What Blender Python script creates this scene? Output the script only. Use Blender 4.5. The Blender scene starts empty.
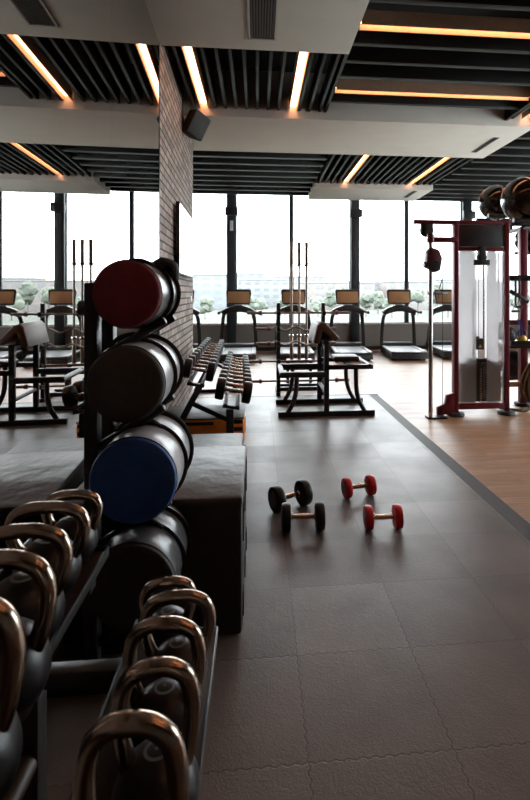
import bpy, bmesh, math, random
from mathutils import Matrix, Vector
random.seed(7)
R = math.radians
PI = math.pi
SC = bpy.context.scene
COL = SC.collection

# ------------------------------------------------------------------ mesh builder
class MB:
    def __init__(self):
        self.bm = bmesh.new()
    def merge(self, b, M=None):
        if M is not None:
            bmesh.ops.transform(b, matrix=M, verts=b.verts)
        me = bpy.data.meshes.new('tmp')
        b.to_mesh(me); b.free()
        self.bm.from_mesh(me)
        bpy.data.meshes.remove(me)
        return self
    def box(self, c, s, rot=None, bev=0.0, seg=2):
        b = bmesh.new()
        bmesh.ops.create_cube(b, size=1.0)
        bmesh.ops.scale(b, vec=s, verts=b.verts)
        if bev > 0:
            bmesh.ops.bevel(b, geom=list(b.edges), offset=min(bev, min(s) * .49), segments=seg, affect='EDGES', profile=.5)
        M = Matrix.Translation(c)
        if rot is not None:
            M = M @ rot.to_4x4()
        return self.merge(b, M)
    def span(self, a, b, bev=0.0):
        c = [(a[i] + b[i]) / 2 for i in range(3)]
        s = [abs(a[i] - b[i]) for i in range(3)]
        return self.box(c, s, None, bev)
    def beam(self, p0, p1, w, h, bev=0.004, up=(0, 0, 1)):
        p0, p1 = Vector(p0), Vector(p1)
        d = p1 - p0; L = d.length; d.normalize()
        up = Vector(up)
        if abs(d.dot(up)) > .98: up = Vector((0, 1, 0))
        x = up.cross(d).normalized(); z = d.cross(x)
        rot = Matrix((x, d, z)).transposed()
        return self.box((p0 + p1) / 2, (w, L, h), rot, bev)
    def lathe(self, prof, M=None, seg=32, cap=True):
        b = bmesh.new()
        rings = []
        for r, z in prof:
            if r < 1e-6:
                rings.append([b.verts.new((0, 0, z))])
            else:
                rings.append([b.verts.new((r * math.cos(2 * PI * i / seg), r * math.sin(2 * PI * i / seg), z)) for i in range(seg)])
        for A, B in zip(rings, rings[1:]):
            if len(A) == 1 and len(B) == 1: continue
            for i in range(seg):
                j = (i + 1) % seg
                if len(A) == 1: b.faces.new((A[0], B[i], B[j]))
                elif len(B) == 1: b.faces.new((A[i], A[j], B[0]))
                else: b.faces.new((A[i], A[j], B[j], B[i]))
        if cap:
            if len(rings[0]) > 1: b.faces.new(rings[0])
            if len(rings[-1]) > 1: b.faces.new(rings[-1])
        bmesh.ops.recalc_face_normals(b, faces=b.faces)
        return self.merge(b, M)
    def cyl(self, p0, p1, r, seg=20, bev=0.0, r2=None):
        p0, p1 = Vector(p0), Vector(p1)
        d = p1 - p0; L = d.length
        q = Vector((0, 0, 1)).rotation_difference(d)
        M = Matrix.Translation(p0) @ q.to_matrix().to_4x4()
        r2 = r if r2 is None else r2
        if bev > 0:
            e = bev
            prof = [(0, 0), (r - e, 0), (r - e * .3, e * .3), (r, e), (r2, L - e), (r2 - e * .3, L - e * .3), (r2 - e, L), (0, L)]
        else:
            prof = [(0, 0), (r, 0), (r2, L), (0, L)]
        return self.lathe(prof, M, seg)
    def tube(self, pts, r, seg=12, closed=False, flat=None):
        # sweep a round (or flat w x h) section along pts
        pts = [Vector(p) for p in pts]
        n = len(pts)
        b = bmesh.new()
        T = []
        for i in range(n):
            if closed: t = pts[(i + 1) % n] - pts[i - 1]
            else: t = pts[min(i + 1, n - 1)] - pts[max(i - 1, 0)]
            T.append(t.normalized())
        ref = Vector((0, 0, 1))
        if abs(T[0].dot(ref)) > .9: ref = Vector((0, 1, 0))
        nrm = (ref - T[0] * ref.dot(T[0])).normalized()
        rings = []
        for i in range(n):
            if i:
                q = T[i - 1].rotation_difference(T[i])
                nrm = (q @ nrm); nrm = (nrm - T[i] * nrm.dot(T[i])).normalized()
            bi = T[i].cross(nrm)
            ri = r[i] if isinstance(r, (list, tuple)) else r
            ring = []
            for k in range(seg):
                a = 2 * PI * (k + .5) / seg
                ca, sa = math.cos(a), math.sin(a)
                if flat:
                    m = max(abs(ca), abs(sa))
                    off = nrm * (ca / m * flat[1] / 2) + bi * (sa / m * flat[0] / 2)
                else:
                    off = nrm * ca * ri + bi * sa * ri
                ring.append(b.verts.new(pts[i] + off))
            rings.append(ring)
        m = n if closed else n - 1
        for i in range(m):
            A, B = rings[i], rings[(i + 1) % n]
            for k in range(seg):
                l = (k + 1) % seg
                b.faces.new((A[k], A[l], B[l], B[k]))
        if not closed:
            b.faces.new(rings[0]); b.faces.new(rings[-1])
        bmesh.ops.recalc_face_normals(b, faces=b.faces)
        return self.merge(b)
    def sphere(self, c, r, seg=24, sc=(1, 1, 1)):
        b = bmesh.new()
        bmesh.ops.create_uvsphere(b, u_segments=seg, v_segments=seg // 2, radius=r)
        return self.merge(b, Matrix.Translation(c) @ Matrix.Diagonal((*sc, 1)))
    def prism(self, pts, y0, y1, axes='xz', bev=0.0):
        b = bmesh.new()
        def P(u, v, w):
            return (u, w, v) if axes == 'xz' else ((w, u, v) if axes == 'yz' else (u, v, w))
        A = [b.verts.new(P(u, v, y0)) for u, v in pts]
        B = [b.verts.new(P(u, v, y1)) for u, v in pts]
        b.faces.new(A); b.faces.new(B)
        for i in range(len(pts)):
            j = (i + 1) % len(pts)
            b.faces.new((A[i], A[j], B[j], B[i]))
        bmesh.ops.recalc_face_normals(b, faces=b.faces)
        if bev > 0:
            bmesh.ops.bevel(b, geom=list(b.edges), offset=bev, segments=2, affect='EDGES', profile=.5)
        return self.merge(b)
    def build(self, name, mat, parent=None, ang=35):
        me = bpy.data.meshes.new(name)
        self.bm.to_mesh(me); self.bm.free()
        me.polygons.foreach_set('use_smooth', [True] * len(me.polygons))
        me.set_sharp_from_angle(angle=R(ang))
        me.materials.append(mat)
        o = bpy.data.objects.new(name, me)
        COL.objects.link(o)
        if parent is not None: o.parent = parent
        return o

def tag(o, label, cat, group=None, kind=None):
    o['label'] = label; o['category'] = cat
    if group: o['group'] = group
    if kind: o['kind'] = kind
    return o
def thing(name, label, cat, loc=(0, 0, 0), rz=0.0, group=None):
    o = bpy.data.objects.new(name, None)
    o.empty_display_size = .1
    COL.objects.link(o)
    o.location = loc; o.rotation_euler = (0, 0, rz)
    return tag(o, label, cat, group)
def struct(o):
    o['kind'] = 'structure'
    return o
def copy_tree(o, parent=None):
    c = o.copy(); COL.objects.link(c)
    if parent is not None: c.parent = parent
    for ch in list(o.children): copy_tree(ch, c)
    return c
def dup(o, loc, rz, label):
    c = copy_tree(o)
    c.location = loc; c.rotation_euler = (0, 0, rz); c['label'] = label
    return c
def smooth_path(ctrl, n=6):
    ctrl = [Vector(p) for p in ctrl]
    out = []
    for i in range(len(ctrl) - 1):
        p0 = ctrl[max(i - 1, 0)]; p1 = ctrl[i]; p2 = ctrl[i + 1]; p3 = ctrl[min(i + 2, len(ctrl) - 1)]
        for k in range(n):
            t = k / n
            out.append(.5 * ((2 * p1) + (p2 - p0) * t + (2 * p0 - 5 * p1 + 4 * p2 - p3) * t * t + (3 * p1 - p0 - 3 * p2 + p3) * t ** 3))
    out.append(ctrl[-1])
    return out

# ------------------------------------------------------------------ materials
def mat(name, col, rough=.5, metal=0.0, noise=0.0, nscale=20, bump=0.0, bscale=60, spec=.5, coat=0.0, trans=0.0, sheen=0.0):
    m = bpy.data.materials.new(name); m.use_nodes = True
    nt = m.node_tree; p = nt.nodes['Principled BSDF']
    p.inputs['Base Color'].default_value = (*col, 1)
    p.inputs['Roughness'].default_value = rough
    p.inputs['Metallic'].default_value = metal
    p.inputs['Specular IOR Level'].default_value = spec
    p.inputs['Coat Weight'].default_value = coat
    tc = nt.nodes.new('ShaderNodeTexCoord')
    n = nt.nodes.new('ShaderNodeTexNoise'); n.inputs['Scale'].default_value = nscale; n.inputs['Detail'].default_value = 4
    nt.links.new(tc.outputs['Object'], n.inputs['Vector'])
    r = nt.nodes.new('ShaderNodeValToRGB')
    k = noise if noise > 0 else .06
    r.color_ramp.elements[0].position = .3; r.color_ramp.elements[1].position = .7
    r.color_ramp.elements[0].color = (*[c * (1 - k) for c in col], 1)
    r.color_ramp.elements[1].color = (*[min(1, c * (1 + k)) for c in col], 1)
    nt.links.new(n.outputs['Fac'], r.inputs['Fac'])
    nt.links.new(r.outputs['Color'], p.inputs['Base Color'])
    if bump > 0:
        n2 = nt.nodes.new('ShaderNodeTexNoise'); n2.inputs['Scale'].default_value = bscale; n2.inputs['Detail'].default_value = 3
        nt.links.new(tc.outputs['Object'], n2.inputs['Vector'])
        b = nt.nodes.new('ShaderNodeBump'); b.inputs['Strength'].default_value = bump; b.inputs['Distance'].default_value = .02
        nt.links.new(n2.outputs['Fac'], b.inputs['Height'])
        nt.links.new(b.outputs['Normal'], p.inputs['Normal'])
    return m

def emit(name, col, s):
    m = bpy.data.materials.new(name); m.use_nodes = True
    p = m.node_tree.nodes['Principled BSDF']
    p.inputs['Base Color'].default_value = (.8, .8, .8, 1)
    p.inputs['Emission Color'].default_value = (*col, 1)
    p.inputs['Emission Strength'].default_value = s
    return m

def math_node(nt, op, a, b=None):
    n = nt.nodes.new('ShaderNodeMath'); n.operation = op
    for i, v in enumerate((a, b)):
        if v is None: continue
        if isinstance(v, (int, float)): n.inputs[i].default_value = v
        else: nt.links.new(v, n.inputs[i])
    return n.outputs[0]

def brick_mat():
    m = bpy.data.materials.new('brick'); m.use_nodes = True
    nt = m.node_tree; p = nt.nodes['Principled BSDF']
    tc = nt.nodes.new('ShaderNodeTexCoord')
    sep = nt.nodes.new('ShaderNodeSeparateXYZ'); nt.links.new(tc.outputs['Object'], sep.inputs[0])
    cmb = nt.nodes.new('ShaderNodeCombineXYZ')
    nt.links.new(math_node(nt, 'ADD', sep.outputs['Y'], sep.outputs['X']), cmb.inputs['X'])
    nt.links.new(sep.outputs['Z'], cmb.inputs['Y'])
    bt = nt.nodes.new('ShaderNodeTexBrick')
    bt.inputs['Scale'].default_value = 1.0
    bt.inputs['Brick Width'].default_value = .27
    bt.inputs['Row Height'].default_value = .088
    bt.inputs['Mortar Size'].default_value = .011
    bt.inputs['Mortar Smooth'].default_value = .3
    bt.inputs['Bias'].default_value = -.2
    bt.inputs['Color1'].default_value = (.34, .235, .175, 1)
    bt.inputs['Color2'].default_value = (.13, .092, .072, 1)
    bt.inputs['Mortar'].default_value = (.016, .013, .012, 1)
    nt.links.new(cmb.outputs[0], bt.inputs['Vector'])
    n = nt.nodes.new('ShaderNodeTexNoise'); n.inputs['Scale'].default_value = 14; n.inputs['Detail'].default_value = 6
    nt.links.new(tc.outputs['Object'], n.inputs['Vector'])
    mx = nt.nodes.new('ShaderNodeMix'); mx.data_type = 'RGBA'; mx.blend_type = 'OVERLAY'; mx.inputs[0].default_value = .6
    nt.links.new(bt.outputs['Color'], mx.inputs[6]); nt.links.new(n.outputs['Color'], mx.inputs[7])
    hs = nt.nodes.new('ShaderNodeHueSaturation'); hs.inputs['Saturation'].default_value = .7
    nt.links.new(mx.outputs[2], hs.inputs['Color'])
    nt.links.new(hs.outputs['Color'], p.inputs['Base Color'])
    p.inputs['Roughness'].default_value = .85
    h = math_node(nt, 'SUBTRACT', math_node(nt, 'MULTIPLY', n.outputs['Fac'], .35), bt.outputs['Fac'])
    b = nt.nodes.new('ShaderNodeBump'); b.inputs['Strength'].default_value = .9; b.inputs['Distance'].default_value = .012
    nt.links.new(h, b.inputs['Height']); nt.links.new(b.outputs['Normal'], p.inputs['Normal'])
    return m

def wood_mat():
    m = bpy.data.materials.new('oak_planks'); m.use_nodes = True
    nt = m.node_tree; p = nt.nodes['Principled BSDF']
    tc = nt.nodes.new('ShaderNodeTexCoord')
    bt = nt.nodes.new('ShaderNodeTexBrick')
    bt.inputs['Scale'].default_value = 1; bt.inputs['Brick Width'].default_value = 1.1; bt.inputs['Row Height'].default_value = .12
    bt.inputs['Mortar Size'].default_value = .002; bt.inputs['Mortar Smooth'].default_value = .2
    bt.inputs['Color1'].default_value = (.44, .26, .155, 1); bt.inputs['Color2'].default_value = (.32, .185, .108, 1)
    bt.inputs['Mortar'].default_value = (.12, .075, .05, 1); bt.offset = .37
    nt.links.new(tc.outputs['Object'], bt.inputs['Vector'])
    mp = nt.nodes.new('ShaderNodeMapping'); mp.inputs['Scale'].default_value = (1.2, 22, 1)
    nt.links.new(tc.outputs['Object'], mp.inputs['Vector'])
    n = nt.nodes.new('ShaderNodeTexNoise'); n.inputs['Scale'].default_value = 2.2; n.inputs['Detail'].default_value = 6; n.inputs['Distortion'].default_value = .6
    nt.links.new(mp.outputs[0], n.inputs['Vector'])
    r = nt.nodes.new('ShaderNodeValToRGB')
    r.color_ramp.elements[0].position = .3; r.color_ramp.elements[0].color = (.62, .6, .58, 1)
    r.color_ramp.elements[1].position = .7; r.color_ramp.elements[1].color = (1.12, 1.1, 1.08, 1)
    nt.links.new(n.outputs['Fac'], r.inputs['Fac'])
    mx = nt.nodes.new('ShaderNodeMix'); mx.data_type = 'RGBA'; mx.blend_type = 'MULTIPLY'; mx.inputs[0].default_value = 1
    nt.links.new(bt.outputs['Color'], mx.inputs[6]); nt.links.new(r.outputs['Color'], mx.inputs[7])
    nt.links.new(mx.outputs[2], p.inputs['Base Color'])
    p.inputs['Roughness'].default_value = .42
    b = nt.nodes.new('ShaderNodeBump'); b.inputs['Strength'].default_value = .15; b.inputs['Distance'].default_value = .004
    nt.links.new(n.outputs['Fac'], b.inputs['Height']); nt.links.new(b.outputs['Normal'], p.inputs['Normal'])
    return m

def rubber_mat(TX=.5, X0=.167, Y0=.166, yaw=0.0):
    # interlocking half metre rubber tiles with toothed seams, every tile with its own sheen
    m = bpy.data.materials.new('rubber_tiles'); m.use_nodes = True
    nt = m.node_tree; p = nt.nodes['Principled BSDF']
    tc = nt.nodes.new('ShaderNodeTexCoord')
    sep = nt.nodes.new('ShaderNodeSeparateXYZ'); nt.links.new(tc.outputs['Object'], sep.inputs[0])
    def wob(src):
        return math_node(nt, 'MULTIPLY', math_node(nt, 'SINE', math_node(nt, 'MULTIPLY', src, 2 * PI / .045)), .0035)
    ux = math_node(nt, 'DIVIDE', math_node(nt, 'ADD', math_node(nt, 'SUBTRACT', sep.outputs['X'], X0), wob(sep.outputs['Y'])), TX)
    uy = math_node(nt, 'DIVIDE', math_node(nt, 'ADD', math_node(nt, 'SUBTRACT', sep.outputs['Y'], Y0), wob(sep.outputs['X'])), TX)
    def seam(u):
        f = math_node(nt, 'FRACT', u)
        d = math_node(nt, 'MINIMUM', f, math_node(nt, 'SUBTRACT', 1.0, f))
        return d
    d = math_node(nt, 'MINIMUM', seam(ux), seam(uy))
    mr = nt.nodes.new('ShaderNodeMapRange'); mr.inputs[1].default_value = .002; mr.inputs[2].default_value = .009
    nt.links.new(d, mr.inputs[0])
    cid = nt.nodes.new('ShaderNodeCombineXYZ')
    nt.links.new(math_node(nt, 'FLOOR', ux), cid.inputs['X']); nt.links.new(math_node(nt, 'FLOOR', uy), cid.inputs['Y'])
    wn = nt.nodes.new('ShaderNodeTexWhiteNoise'); wn.noise_dimensions = '2D'; nt.links.new(cid.outputs[0], wn.inputs['Vector'])
    n = nt.nodes.new('ShaderNodeTexNoise'); n.inputs['Scale'].default_value = 2.6; n.inputs['Detail'].default_value = 5
    nt.links.new(tc.outputs['Object'], n.inputs['Vector'])
    v = math_node(nt, 'ADD', math_node(nt, 'MULTIPLY', wn.outputs['Value'], .28), math_node(nt, 'MULTIPLY', n.outputs['Fac'], .95))
    r = nt.nodes.new('ShaderNodeValToRGB')
    r.color_ramp.elements[0].position = .25; r.color_ramp.elements[0].color = (.060, .049, .044, 1)
    r.color_ramp.elements[1].position = .95; r.color_ramp.elements[1].color = (.150, .124, .112, 1)
    nt.links.new(v, r.inputs['Fac'])
    mx = nt.nodes.new('ShaderNodeMix'); mx.data_type = 'RGBA'; nt.links.new(mr.outputs[0], mx.inputs[0])
    mx.inputs[6].default_value = (.055, .047, .043, 1); nt.links.new(r.outputs['Color'], mx.inputs[7])
    nt.links.new(mx.outputs[2], p.inputs['Base Color'])
    ro = nt.nodes.new('ShaderNodeMapRange'); ro.inputs[3].default_value = .50; ro.inputs[4].default_value = .33
    nt.links.new(v, ro.inputs[0]); nt.links.new(ro.outputs[0], p.inputs['Roughness'])
    n2 = nt.nodes.new('ShaderNodeTexVoronoi'); n2.inputs['Scale'].default_value = 130
    nt.links.new(tc.outputs['Object'], n2.inputs['Vector'])
    n3 = nt.nodes.new('ShaderNodeTexNoise'); n3.inputs['Scale'].default_value = 45; n3.inputs['Detail'].default_value = 3
    nt.links.new(tc.outputs['Object'], n3.inputs['Vector'])
    hh = math_node(nt, 'ADD', math_node(nt, 'ADD', math_node(nt, 'MULTIPLY', n2.outputs['Distance'], .25), math_node(nt, 'MULTIPLY', n3.outputs['Fac'], .35)), math_node(nt, 'MULTIPLY', mr.outputs[0], .16))
    b = nt.nodes.new('ShaderNodeBump'); b.inputs['Strength'].default_value = .45; b.inputs['Distance'].default_value = .006
    nt.links.new(hh, b.inputs['Height']); nt.links.new(b.outputs['Normal'], p.inputs['Normal'])
    return m

def glass_mat():
    m = bpy.data.materials.new('window_glass'); m.use_nodes = True
    nt = m.node_tree; nt.nodes.remove(nt.nodes['Principled BSDF'])
    out = nt.nodes['Material Output']
    t = nt.nodes.new('ShaderNodeBsdfTransparent'); t.inputs[0].default_value = (.95, .97, .97, 1)
    g = nt.nodes.new('ShaderNodeBsdfGlossy'); g.inputs['Roughness'].default_value = .02
    fr = nt.nodes.new('ShaderNodeFresnel'); fr.inputs['IOR'].default_value = 1.45
    mx = nt.nodes.new('ShaderNodeMixShader')
    nt.links.new(fr.outputs[0], mx.inputs[0]); nt.links.new(t.outputs[0], mx.inputs[1]); nt.links.new(g.outputs[0], mx.inputs[2])
    nt.links.new(mx.outputs[0], out.inputs['Surface'])
    return m

def frosted_mat(name, tint, opac, blur=0):
    m = bpy.data.materials.new(name); m.use_nodes = True
    nt = m.node_tree; nt.nodes.remove(nt.nodes['Principled BSDF'])
    out = nt.nodes['Material Output']
    t = nt.nodes.new('ShaderNodeBsdfRefraction' if blur else 'ShaderNodeBsdfTransparent'); t.inputs[0].default_value = (*tint, 1)
    if blur: t.inputs['Roughness'].default_value = blur; t.inputs['IOR'].default_value = 1.3
    tl = nt.nodes.new('ShaderNodeBsdfTranslucent'); tl.inputs[0].default_value = (*tint, 1)
    d = nt.nodes.new('ShaderNodeBsdfDiffuse'); d.inputs[0].default_value = (*tint, 1)
    g = nt.nodes.new('ShaderNodeBsdfGlossy'); g.inputs['Roughness'].default_value = .15
    m1 = nt.nodes.new('ShaderNodeMixShader'); m1.inputs[0].default_value = .2
    nt.links.new(tl.outputs[0], m1.inputs[1]); nt.links.new(d.outputs[0], m1.inputs[2])
    m2 = nt.nodes.new('ShaderNodeMixShader'); m2.inputs[0].default_value = opac
    nt.links.new(t.outputs[0], m2.inputs[1]); nt.links.new(m1.outputs[0], m2.inputs[2])
    m3 = nt.nodes.new('ShaderNodeMixShader'); m3.inputs[0].default_value = .05
    nt.links.new(m2.outputs[0], m3.inputs[1]); nt.links.new(g.outputs[0], m3.inputs[2])
    nt.links.new(m3.outputs[0], out.inputs['Surface'])
    return m

M = {}
M['brick'] = brick_mat()
M['wood'] = wood_mat()
M['rubber'] = rubber_mat()
M['rubber_edge'] = mat('rubber_edge', (.028, .025, .024), .62, noise=.15, bump=.2, bscale=90)
M['glass'] = glass_mat()
M['mirror'] = mat('mirror_silver', (.56, .55, .54), 0.0, 1.0, noise=.005)
M['black_alu'] = mat('black_aluminium', (.018, .019, .021), .4, .2)
M['mullion'] = mat('dark_blue_grey_aluminium', (.03, .036, .042), .4, .1)
M['plaster'] = mat('painted_plaster', (.58, .55, .49), .8, noise=.03, nscale=3)
M['wall_panel'] = mat('grey_wall_panel', (.20, .175, .155), .6, noise=.06, nscale=3)
M['void'] = mat('ceiling_black', (.008, .008, .008), .9)
M['slat'] = mat('dark_slat', (.010, .0105, .010), .5, noise=.1)
M['strip'] = emit('warm_led', (1, .46, .235), 10.0)
M['strip_house'] = mat('strip_housing', (.55, .35, .23), .6)
M['vent'] = mat('vent_grille', (.12, .12, .12), .5, .2)
M['vent_dark'] = mat('vent_dark', (.02, .02, .02), .7)
M['black_metal'] = mat('black_powder_coat', (.012, .012, .013), .38, .1, noise=.1, nscale=40)
M['black_plastic'] = mat('black_plastic', (.014, .014, .015), .45, noise=.1)
M['black_rubber'] = mat('black_rubber', (.013, .013, .013), .6, bump=.1, bscale=120)
M['urethane'] = mat('black_urethane', (.008, .008, .009), .36, noise=.1, spec=.35)
M['red_urethane'] = mat('red_urethane', (.60, .012, .03), .4, noise=.06)
M['chrome'] = mat('chrome', (.62, .60, .58), .16, 1.0, noise=.03)
M['steel'] = mat('brushed_steel_handle', (.55, .46, .38), .24, 1.0, noise=.08, nscale=90)
M['bar_steel'] = mat('dull_bar_steel', (.24, .185, .15), .34, 1.0, noise=.1)
M['kb_chrome'] = mat('polished_handle_steel', (.40, .31, .245), .2, 1.0, noise=.12, nscale=30)
M['maroon'] = mat('maroon_powder_coat', (.13, .008, .018), .35, .2, noise=.05)
M['maroon_plastic'] = mat('maroon_plastic', (.10, .018, .03), .4, noise=.05)
M['bag_vinyl'] = mat('black_bag_vinyl', (.055, .056, .060), .30, bump=.18, bscale=14, noise=.1)
M['bag_sheen'] = mat('bag_vinyl_painted_sheen', (.34, .345, .36), .32, bump=.18, bscale=14, noise=.08)  # black vinyl paled to silver, painting in the window sheen
M['cap_red'] = mat('maroon_bag_end', (.20, .022, .036), .7, bump=.1, bscale=60, noise=.12)
M['cap_grey'] = mat('charcoal_bag_end', (.055, .053, .05), .7, bump=.1, bscale=60, noise=.12)
M['cap_blue'] = mat('blue_bag_end', (.012, .075, .28), .6, bump=.1, bscale=60, noise=.15)
M['cap_black'] = mat('black_bag_end', (.010, .010, .010), .7, bump=.1, bscale=60)
M['webbing'] = mat('black_webbing', (.012, .012, .013), .75, bump=.2, bscale=200)
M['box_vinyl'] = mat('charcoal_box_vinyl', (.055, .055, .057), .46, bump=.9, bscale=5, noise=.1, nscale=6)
M['box_side_shaded'] = mat('shaded_box_vinyl', (.012, .012, .012), .6, bump=.1)  # shade on the box sides painted as near-black vinyl
M['orange_vinyl'] = mat('orange_vinyl', (.85, .21, .02), .45, bump=.3, bscale=9, noise=.08)
M['velcro'] = mat('hook_and_loop', (.01, .01, .01), .9)
M['belt'] = mat('running_belt', (.20, .20, .205), .42, noise=.08)
M['deck_grey'] = mat('treadmill_side_rail', (.38, .39, .40), .4, noise=.05)
M['screen_reflection'] = mat('console_painted_reflection', (.36, .20, .10), .28, noise=.15, nscale=4, coat=.3)  # warm ceiling reflection painted into the screen colour
M['grey_plastic'] = mat('grey_plastic', (.35, .36, .37), .4)
M['pad_brown'] = mat('brown_pad_vinyl', (.11, .045, .028), .45, noise=.1)
M['pad_light'] = mat('pale_pad_vinyl', (.42, .39, .37), .45, noise=.06, bump=.1, bscale=30)
M['tv_black'] = mat('tv_bezel', (.01, .01, .011), .3)
M['tv_screen'] = mat('tv_glass', (.012, .012, .014), .06, spec=.8)
M['white_plastic'] = mat('white_plastic', (.75, .75, .73), .45)
M['yellow'] = mat('yellow_plastic', (.75, .48, .02), .45)
M['blue'] = mat('blue_band', (.02, .08, .42), .5)
M['rope'] = mat('tan_rope', (.17, .12, .06), .9, bump=.8, bscale=60, noise=.3, nscale=60)
M['bar_tan'] = mat('tan_tube', (.42, .27, .17), .4, .3)
M['frost_back'] = frosted_mat('frosted_acrylic', (.98, .98, 1.0), .82)
M['frost_front'] = frosted_mat('clear_acrylic_shroud', (.95, .95, .96), .28)
M['stack'] = mat('weight_plate_dark', (.035, .03, .03), .5, .1, noise=.1)
M['gym_ball'] = mat('black_ball_vinyl', (.010, .010, .010), .16, coat=.4)
M['speaker'] = mat('speaker_charcoal', (.006, .0055, .0055), .7, bump=.1, bscale=150)
M['collar_red'] = mat('bar_collar_red', (.16, .05, .045), .4)
M['shelf_rust'] = mat('shelf_dark_brown', (.035, .022, .015), .45, .2, noise=.2)

# ------------------------------------------------------------------ room shell
WA = R(1.5)          # the mirror wall stands a degree and a half off the window wall's normal
def WL(y, off=0.0, z=0.0):   # point on the mirror wall at depth y
    return (-.85 - math.tan(WA) * y + off, y, z)
WX = -1.25
YW = 13.8           # window wall
ZC = 4.75           # black deck above the slats
ZS = 4.06           # underside of the white soffits
ZB = 4.17           # underside of the slats
XL, XR, YB = -4.6, 8.2, -3.2

struct(MB().span((XL, YB, -.2), (XR, YW + .3, 0)).build('floor', M['wood']))
rf = MB().span((WX, YB, 0), (1.70, 7.62, .012)).build('rubber_floor', M['rubber']); struct(rf)
tr = MB().prism([(1.70, 0), (1.84, 0), (1.84, .003), (1.70, .012)], YB, 7.62)
tr.prism([(7.62, 0), (7.72, 0), (7.72, .003), (7.62, .012)], WX, 1.84, 'yz')
struct(tr.build('trim_1', M['rubber_edge']))
struct(MB().span((XL, YB, ZC), (XR, YW + .3, ZC + .2)).build('ceiling', M['void']))
wl = struct(MB().span((-.24, YB, 0), (0, 8.57, ZC)).build('wall_left', M['brick']))
wl.location = WL(0); wl.rotation_euler = (0, 0, WA)
struct(MB().span((XL - .2, YB, 0), (XL, YW, ZC)).build('wall_far_left', M['plaster']))
struct(MB().span((XL, YB - .2, 0), (XR, YB, ZC)).build('wall_back', M['wall_panel']))
SILL = .70
wf = MB().span((XL, YW, 0), (XR, YW + .25, SILL))
wf.span((XL, YW, 4.45), (XR, YW + .25, ZC))
struct(wf.build('wall_front', M['wall_panel']))
struct(MB().span((XL, YW - .03, SILL), (XR, YW + .02, SILL + .035), .004).build('trim_2', M['plaster']))
struct(MB().span((XL, YW - .02, 0), (XR, YW, .1)).build('baseboard_front', M['black_alu']))
# right hand side of the room, outside the frame: a glazed wall
wr = MB().span((XR, YB, 0), (XR + .25, YW, .4))
wr.span((XR, YB, 4.3), (XR + .25, YW, ZC))
for y0, y1 in ((YB, 3.5), (YW - .4, YW)):
    wr.span((XR, y0, .4), (XR + .25, y1, 4.3))
struct(wr.build('wall_right', M['plaster']))

# windows of the front wall: pane by pane
MUL = [(-4.6, .16), (-2.35, .07), (-.70, .24), (.92, .075), (2.68, .24), (4.17, .075), (5.90, .26), (8.2, .16)]
for i in range(len(MUL) - 1):
    (xa, wa), (xb, wb) = MUL[i], MUL[i + 1]
    x0, x1 = xa + wa / 2, xb - wb / 2
    f = MB()
    fw = .022
    f.span((x0, YW + .06, SILL), (x0 + fw, YW + .14, 4.45)); f.span((x1 - fw, YW + .06, SILL), (x1, YW + .14, 4.45))
    f.span((x0, YW + .06, SILL), (x1, YW + .14, SILL + .05)); f.span((x0, YW + .06, 4.38), (x1, YW + .14, 4.45))
    w = struct(f.build('window_%d' % (i + 1), M['mullion']))
    MB().span((x0 + fw, YW + .095, SILL + .05), (x1 - fw, YW + .105, 4.38)).build('window_pane', M['glass'], w)
for i, (x, w) in enumerate(MUL):
    d = .17 if w > .1 else .08
    struct(MB().span((x - w / 2, YW - d + .1, SILL if w < .1 else 0.0), (x + w / 2, YW + .2, 4.5), .004).build('window_mullion_%d' % (i + 1), M['mullion']))
ys = [3.5, 6.8, 10.1, 13.4]
for i in range(3):
    f = MB()
    for y in (ys[i] + .03, ys[i + 1] - .03):
        f.span((XR + .06, y - .04, .4), (XR + .16, y + .04, 4.3))
    f.span((XR + .06, ys[i], .4), (XR + .16, ys[i + 1], .46)); f.span((XR + .06, ys[i], 4.24), (XR + .16, ys[i + 1], 4.3))
    w = struct(f.build('window_%d' % (i + 8), M['mullion']))
    MB().span((XR + .1, ys[i] + .07, .46), (XR + .11, ys[i + 1] - .07, 4.24)).build('window_pane', M['glass'], w)

# white soffits
def soffit(n, x0, x1, y0, y1):
    struct(MB().span((x0, y0, ZS), (x1, y1, ZC - .02), .004).build('ceiling_soffit_%d' % n, M['plaster']))
soffit(1, WX, .947, YB, 5.20)
soffit(2, XL, 4.15, 7.20, 8.97)
soffit(3, 1.34, 4.22, 11.85, 13.35)
# slats (baffles) of each ceiling bay
def slats_y(n, x0, x1, y0, y1, sp, skip=()):
    m = MB(); x = x0 + sp / 2
    while x < x1:
        if all(abs(x - s) > .075 for s in skip):
            m.span((x - .018, y0, ZB), (x + .018, y1, ZB + .2), .002)
        x += sp
    struct(m.build('ceiling_slats_%d' % n, M['slat']))
def slats_x(n, x0, x1, y0, y1, sp, skip=(), w=.05):
    m = MB(); y = y0 + sp / 2
    while y < y1:
        if all(abs(y - s) > .115 for s in skip):
            m.span((x0, y - w / 2, ZB), (x1, y + w / 2, ZB + .2), .002)
        y += sp
    struct(m.build('ceiling_slats_%d' % n, M['slat']))
STY = {'a': (-.745, 5.20, 7.20), 'b': (.50, 5.20, 7.20), 'c': (2.05, 8.97, 11.85), 'd': (3.63, 8.97, 11.85), 'e': (3.98, 4.0, 7.2)}
slats_y(1, -.965, .947, 5.20, 7.20, .148, (-.745, .50))
slats_x(2, .98, 3.70, -1.0, 7.20, .40, (4.86, 6.44, 3.0, 1.2, -.6), .07)
slats_y(3, 3.70, 5.4, -1.0, 7.20, .16, (3.98,))
slats_y(4, 1.36, 4.2, 8.97, 11.85, .15, (2.05, 3.63))
slats_x(5, XL, 1.34, 8.97, YW, .52, (), .12)
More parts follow.
